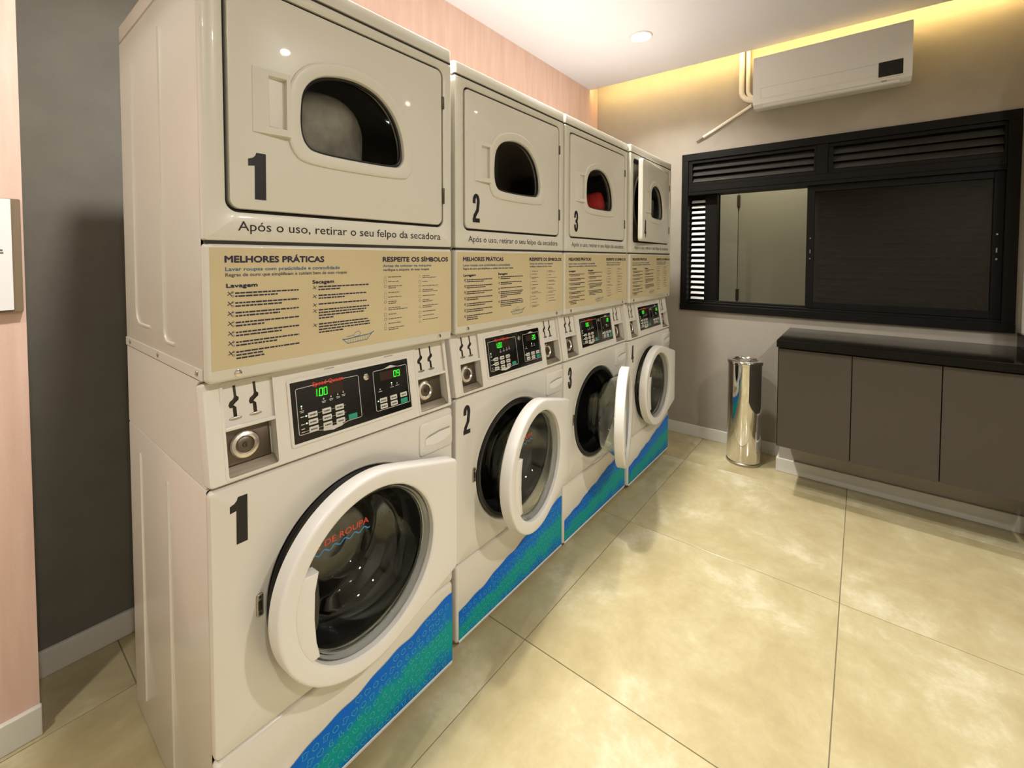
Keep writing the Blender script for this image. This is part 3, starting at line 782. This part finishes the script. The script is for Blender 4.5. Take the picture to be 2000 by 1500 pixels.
def dryer(i):
    n = i+1
    lab = ['large white tumble dryer numbered 1 stacked on the nearest washing machine', 'white tumble dryer numbered 2 stacked on the second washing machine',
           'white tumble dryer numbered 3 with red laundry behind its window', 'white tumble dryer numbered 4 at the far end with its door ajar'][i]
    t = empty('tumble_dryer', (XS[i], YS[i], D0-.002), lab, 'tumble dryer', group='row of stacked tumble dryers')
    OFF = Matrix.Translation((0, 0, -(D0-.002)))
    F = lambda name, fn, mt, par=t, key=None, **k: build(name, on(OFF @ FRONT if par == t and 'loc' not in k else FRONT, fn), mt, par, key or ('d_'+name), **k)
    build('cabinet', on(OFF, dryer_cabinet), 'dryer_enamel', t, 'd_cab'); build('top_cap', on(OFF, top_cap), 'dryer_enamel', t, 'd_cap')
    build('side_rib', on(OFF, ribs_dryer), 'dryer_enamel', t, 'd_ribs'); fl = build('side_flange', on(OFF, flange), 'dryer_enamel', t, 'd_flange'); [build('screw', on(OFF, side_screw(y)), 'steel', fl, 'd_sscr%d' % (y*100)) for y in (.60, .33, .05)]
    F('front_frame', dryer_front, 'dryer_enamel'); F('bulkhead', dryer_bulkhead, 'steel'); F('door_gap_shade', door_gap_shade, 'gap'); F('drum', dryer_drum, 'drum_dark')
    dd = F('door', dryer_door, 'dryer_enamel', loc=(HX, 0.0, -(D0-.002)), rot=(0, 0, math.radians(D_ANG[i])))
    F('window_glass', dryer_glass, 'dark_glass', dd, smooth=60); F('window_seal', window_bead, 'rubber', dd)
    F('door_handle', door_handle, 'dryer_enamel', dd, smooth=25); [F('hinge', dryer_hinge(q), 'steel_dark', dd, key='d_hinge%d' % q) for q in (0, 1)]
    F('numeral', num_shape(n, .082-HX, .117-HX, 1.461, 1.560, 0), 'black', dd, key='d_num%d' % n, smooth=0)
    F('notice_lettering', notice, 'black', smooth=0)
    F('access_panel', access_panel, 'dryer_enamel'); build('seam_lines', on(OFF, seams), 'gap', t, 'd_seams', smooth=0)
    for u in (.056, .605): F('screw', screws(u), 'chrome', key='d_scr%d' % (u*100))
    st = F('instruction_sticker', sticker, 'sticker', smooth=0, label='beige printed instruction sticker')
    G = lambda name, fn, mt: build(name, on(OFF @ FRONT, fn), mt, st, 'd_'+name, smooth=0)
    G('heading_lettering', heading, 'ink'); G('blue_lettering', sub_blue, 'ink_blue'); G('grey_lettering', sub_grey, 'ink_grey')
    G('small_print', small_print, 'ink'); G('fine_print', small_print_grey, 'ink_grey'); G('bullet_symbols', symbols, 'ink'); G('care_symbols', care_symbols, 'ink_grey'); G('basin_drawing', basin, 'ink_blue')
    return t
for i in range(4): washer(i); dryer(i)

# laundry inside two of the dryers
def heap(bm, seed, c, s):
    bmesh.ops.create_icosphere(bm, subdivisions=4, radius=1)
    rnd = random.Random(seed); ph = [(Vector((rnd.uniform(-1, 1) for _ in range(3))).normalized(), rnd.uniform(2, 6), rnd.uniform(0, 6)) for _ in range(9)]
    for v in bm.verts:
        d = sum(math.sin(v.co.dot(a)*f_+p) for a, f_, p in ph)/9
        k = 1 + .42*d; v.co = Vector((c[0]+v.co.x*s[0]*k, c[1]+v.co.y*s[1]*k, c[2]+v.co.z*s[2]*k))
tag(build('laundry', lambda bm: heap(bm, 4, (XS[2]+.455, .110, 1.620), (.085, .058, .072)), 'red_cloth', smooth=180), 'crumpled red laundry inside dryer 3, seen through its window', 'laundry')
tag(build('laundry', lambda bm: heap(bm, 15, (XS[0]+.295, .125, 1.655), (.135, .070, .125)), 'grey_cloth', smooth=180), 'soft grey laundry tumbling inside dryer 1', 'laundry')

# ------------------------------------------------------------------ window in the back wall
win = link('window_1', None); win['kind'] = 'structure'; win.location = (XW, 0, 0)
def V(fn):   # u = -y, v = z, w = towards the room; origin on the wall face
    mt = WALLX.copy(); mt.translation = Vector((0, 0, 0)); return on(mt, fn)
def P(name, fn, mt, par=None, **k): return build(name, V(fn), mt, par or win, smooth=k.pop('smooth', 0), **k)
def ubox(bm, u0, u1, v0, v1, w0, w1, bev=.0015):
    box(bm, u0, u1, v0, v1, w0, w1, bev, 1)
U0, U1 = -.033, 1.706
fr = P('window_frame', lambda bm: (ubox(bm, U0, U1, 2.068, 2.118, -.12, .014), ubox(bm, U0, U1, .953, 1.000, -.12, .020), ubox(bm, U0, U0+.047, 1.0, 2.068, -.12, .014), ubox(bm, U1-.05, U1, 1.0, 2.068, -.12, .014)), 'alu')
P('sill_track', lambda bm: (ubox(bm, U0+.047, U1-.05, 1.000, 1.016, -.11, -.004), ubox(bm, U0+.047, U1-.05, 1.016, 1.026, -.05, -.044), ubox(bm, U0+.047, U1-.05, 1.016, 1.026, -.10, -.094)), 'alu', fr)
P('transom', lambda bm: (ubox(bm, U0+.047, U1-.05, 1.812, 1.880, -.11, .006), ubox(bm, U0+.047, U1-.05, 1.836, 1.842, .005, .009)), 'alu', fr)
P('mullion', lambda bm: ubox(bm, .815, .877, 1.88, 2.068, -.10, .008), 'alu', fr)
for (a, c) in ((.014, .815), (.877, 1.656)):
    lv = P('louver_panel', lambda bm: (ubox(bm, a, c, 2.045, 2.068, -.09, .003), ubox(bm, a, c, 1.88, 1.902, -.09, .003), ubox(bm, a, a+.028, 1.902, 2.045, -.09, .003), ubox(bm, c-.012, c, 1.902, 2.045, -.09, .003), ubox(bm, a, c, 1.89, 2.06, -.09, -.075)), 'alu')
    for k in range(3):
        z = 1.904+k*.047
        def slat(bm, z=z):
            pts = [(0, 0), (-.030, .040), (-.026, .042), (.004, .004)]
            loft(bm, [[(u, z+q, p-.008) for p, q in pts] for u in (a+.028, c-.012)])
        P('louver_slat', slat, 'louver', lv)
# shutter leaf with pale slats, seen through the open left end
sh = P('shutter_leaf', lambda bm: (ubox(bm, .122, .205, 1.018, 1.812, -.118, -.055), ubox(bm, U0+.047, U0+.056, 1.018, 1.812, -.118, -.055)), 'alu')
for k in range(19):
    z = 1.030+k*.0405
    P('shutter_slat', lambda bm: loft(bm, [[(u, z, -.060), (u, z+.020, -.075), (u, z+.021, -.072), (u, z+.003, -.056)] for u in (U0+.056, .122)]), 'slat_white', sh)
P('shutter_back', lambda bm: ubox(bm, U0+.04, .21, 1.0, 1.83, -.135, -.125), 'alu', sh)
# closed glass leaf on the right and the dark shutter behind it
lf = P('sash', lambda bm: (ubox(bm, .770, .812, 1.018, 1.812, -.046, -.012), ubox(bm, 1.615, 1.656, 1.018, 1.812, -.046, -.012), ubox(bm, .812, 1.615, 1.018, 1.060, -.046, -.012), ubox(bm, .812, 1.615, 1.772, 1.812, -.046, -.012)), 'alu')
P('pane', lambda bm: ubox(bm, .810, 1.617, 1.058, 1.774, -.034, -.028, 0), 'pane', lf)
P('latch', lambda bm: (ubox(bm, .788, .796, 1.335, 1.345, -.012, -.009, .001), ubox(bm, .788, .796, 1.468, 1.478, -.012, -.009, .001), ubox(bm, .789, .795, 1.375, 1.40, -.012, -.0095, .001)), 'steel', lf)
P('latch', lambda bm: (ubox(bm, 1.628, 1.636, 1.335, 1.345, -.012, -.009, .001), ubox(bm, 1.628, 1.636, 1.468, 1.478, -.012, -.009, .001), ubox(bm, 1.629, 1.635, 1.375, 1.40, -.012, -.0095, .001)), 'steel', lf)
s2 = P('shutter_leaf', lambda bm: (ubox(bm, .790, 1.656, 1.018, 1.812, -.118, -.098),), 'shutter')
for k in range(17):
    z = 1.04+k*.0445
    P('shutter_slat', lambda bm: loft(bm, [[(u, z, -.098), (u, z+.036, -.098), (u, z+.030, -.088), (u, z+.006, -.086)] for u in (.83, 1.60)]), 'shutter', s2)
# the light well beyond: wall and a service door
struct('wall_outside', lambda bm: (box(bm, 3.9, 4.0, YR-.1, 1.0, 0, 2.9), box(bm, XW+.16, 4.0, .40, .45, 0, 2.9), box(bm, XW+.16, 4.0, YR-.1, YR-.05, 0, 2.9), box(bm, XW+.16, 4.0, YR-.1, .45, 2.85, 2.9)), 'outside')
d1 = link('door_1', None); d1['kind'] = 'structure'; d1.location = (3.9, -.197, 0)
build('door_leaf', lambda bm: box(bm, -.03, 0, -.85, -.004, .01, 2.1, .002, 1), 'outside_door', d1, smooth=0)
build('door_frame', lambda bm: (box(bm, -.045, 0, 0.0, .30, 0, 2.9, .002, 1),), 'outside', d1, smooth=0)
for z in (1.84, 1.03): build('hinge', lambda bm: box(bm, -.050, -.028, -.018, .006, z-.05, z+.05, .003, 1), 'steel_dark', d1, smooth=0)
ol = bpy.data.lights.new('outside_lamp', 'AREA'); ol.size = .25; ol.energy = OUTSIDE_W; ol.color = (1, .95, .8)
oo = bpy.data.objects.new('outside_lamp', ol); COL.objects.link(oo); oo.location = (3.5, -.5, 2.83)

# ------------------------------------------------------------------ cabinets and worktop
cab = empty('wall_hung_cabinet', (2.54, -1.2, .27), 'dark taupe three-door wall-hung cabinet under the black granite worktop', 'cabinet')
def cb_(name, fn, mt, **k): return build(name, on(Matrix.Translation((-2.54, 1.2, -.27)), fn), mt, cab, smooth=0, **k)
cb_('carcass', lambda bm: box(bm, 2.56, XW-.002, YR+.002, -.697, .270, .840), 'cab_in')
cb_('side_panel', lambda bm: box(bm, 2.541, XW-.002, -.6965, -.6955, .270, .840), 'cabinet')
ys = [-.697, -1.0335, -1.378, YR+.004]
for k in range(3): cb_('cabinet_door', lambda bm: box(bm, 2.541, 2.559, ys[k+1]+.002, ys[k]-.002, .272, .832, .001, 1), 'cabinet')
def top(bm):
    box(bm, 2.520, XW-.001, YR+.001, -.690, .858, .882, .002, 2)
    box(bm, 2.520, 2.540, YR+.001, -.690, .842, .8585, .001, 1)
wt = tag(build('worktop', top, 'granite', smooth=0), 'polished black granite worktop below the window', 'worktop')
build('upstand', lambda bm: box(bm, 2.56, XW-.015, YR+.001, YR+.016, .883, .957, .001, 1), 'granite', wt, smooth=0)

# ------------------------------------------------------------------ pedal-less steel bin
bn = empty('waste_bin', (2.862, -.467, 0), 'tall polished steel cylindrical bin standing by the window wall', 'bin')
build('body', lambda bm: lathe(bm, [(.100, .018), (.1025, .022), (.1025, .655)], 72), 'chrome', bn, smooth=40)
build('base_ring', lambda bm: lathe(bm, [(.090, 0), (.104, .001), (.105, .014), (.1015, .018), (.06, .018)], 72, cap0=True), 'steel', bn, smooth=40)
lid = build('lid_rim', lambda bm: lathe(bm, [(.1028, .652), (.107, .655), (.108, .664), (.106, .672), (.098, .678), (.082, .679), (.078, .676), (.076, .668)], 72), 'chrome', bn, smooth=40)
build('lid_opening', lambda bm: lathe(bm, [(.078, .668), (.03, .664), (.0001, .663)], 48), 'steel_dark', lid, smooth=40)
build('swing_flap', lambda bm: loft(bm, [at([(.070*math.cos(a), .030*math.sin(a)) for a in unif(32)], z) for z in (.668, .673)]), 'chrome', lid, smooth=40)

# ------------------------------------------------------------------ air conditioner with pipes
ac = empty('air_conditioner', (XW, -.865, 2.31), 'white split air conditioner high on the wall above the window', 'air conditioner')
def A_(name, fn, mt, par=None, **k):
    mt4 = Matrix.Translation((0, .865, -2.31)) @ Matrix(((0, 0, -1, 0), (-1, 0, 0, 0), (0, 1, 0, 0), (0, 0, 0, 1)))
    return build(name, on(mt4, fn), mt, par or ac, smooth=k.pop('smooth', 30), **k)
a0, a1 = .476, 1.256
def ac_body(bm):
    prof = [(0.0, 2.345), (.09, 2.318), (.165, 2.316), (.192, 2.335), (.200, 2.375), (.200, 2.61), (.190, 2.636), (.165, 2.646), (0.0, 2.646)]
    n = len(prof); cu = (.1, 2.48)
    sh_ = lambda k: [(cu[0]+(p-cu[0])*k, cu[1]+(q-cu[1])*k) for p, q in prof]
    loft(bm, [[(u, q, p) for p, q in sh_(k)] for u, k in ((a0, .985), (a0+.004, 1.0), (a1-.004, 1.0), (a1, .985))])
A_('body', ac_body, 'ac')
A_('front_joint', lambda bm: (quad(bm, .519, 1.10, 2.431, 2.4325, .2004), quad(bm, .521, .5222, 2.367, 2.432, .2003), quad(bm, .521, 1.24, 2.3655, 2.367, .1985)), 'ac_line', smooth=0)
A_('air_flap', lambda bm: box(bm, .524, 1.208, .0, .001, 0, .001) if False else loft(bm, [[(u, 2.322, .178), (u, 2.364, .1985), (u, 2.366, .1995), (u, 2.319, .180)] for u in (.53, 1.205)]), 'ac', smooth=0)
A_('display', lambda bm: plate(bm, rrect(1.112, 1.218, 2.354, 2.436, .003, 3), .196, .2022, .001), 'panel_black')
A_('display_bezel', lambda bm: plate(bm, rrect(1.107, 1.223, 2.349, 2.441, .004, 3), .195, .2012, .001), 'base')
A_('sensor', lambda bm: plate(bm, rrect(1.125, 1.151, 2.330, 2.337, .003, 3), .170, .1935, .001), 'ac_line')
def pipe_path(u0, u1):
    pts = [(u0, z) for z in (2.93, 2.8, 2.7, 2.6, 2.52)]
    r = .075; c = (u0+r, 2.50); pts += [(c[0]-r*math.cos(a), c[1]-r*math.sin(a)) for a in [k*PI/2*.75/8 for k in range(1, 9)]]
    pts.append((u1, pts[-1][1]-.022)); return pts
for k, (u0, u1, wv, r) in enumerate(((.372, .478, .022, .017), (.412, .478, .020, .013))):
    A_('pipe', lambda bm: tube(bm, [(u, v, wv) for u, v in pipe_path(u0, u1)], r, 12), 'pipe')
hs = A_('drain_hose', lambda bm: tube(bm, [(.452, 2.398, .03), (.43, 2.385, .022), (.33, 2.335, .016), (.20, 2.268, .014), (.118, 2.227, .014)], .0105, 12), 'pipe')
A_('hose_tip', lambda bm: tube(bm, [(.120, 2.228, .014), (.070, 2.201, .014)], [.0075, .005], 10), 'tip', hs)
A_('hose_clip', lambda bm: tube(bm, [(.462, 2.392, .03), (.440, 2.392, .026)], .014, 10), 'tip', hs)

# ------------------------------------------------------------------ notice on the pink wall at the left
sg = empty('wall_notice', (-.5, YP, 1.34), 'white printed notice on a brown board fixed to the pink wall', 'notice')
def N_(name, fn, mt): return build(name, on(Matrix.Translation((.5, -YP, -1.34)) @ FRONT, fn), mt, sg, smooth=0)
FY = -YP
N_('backing_board', lambda bm: plate(bm, rrect(-.62, -.186, 1.190, 1.492, .003, 3), FY, FY+.014, .001), 'board')
N_('paper', lambda bm: plate(bm, rrect(-.60, -.203, 1.196, 1.490, .002, 2), FY+.014, FY+.017, .0004), 'paper')
def notice_print(bm):
    rnd = random.Random(2)
    for v in (1.455, 1.425, 1.392, 1.388, 1.36, 1.353, 1.346, 1.338, 1.31, 1.303, 1.23):
        u = -.585
        while u < -.232+rnd.uniform(-.01, .005):
            d = rnd.uniform(.006, .02); quad(bm, u, u+d, v, v+.004, FY+.0175); u += d+.004
N_('notice_print', notice_print, 'ink_grey')
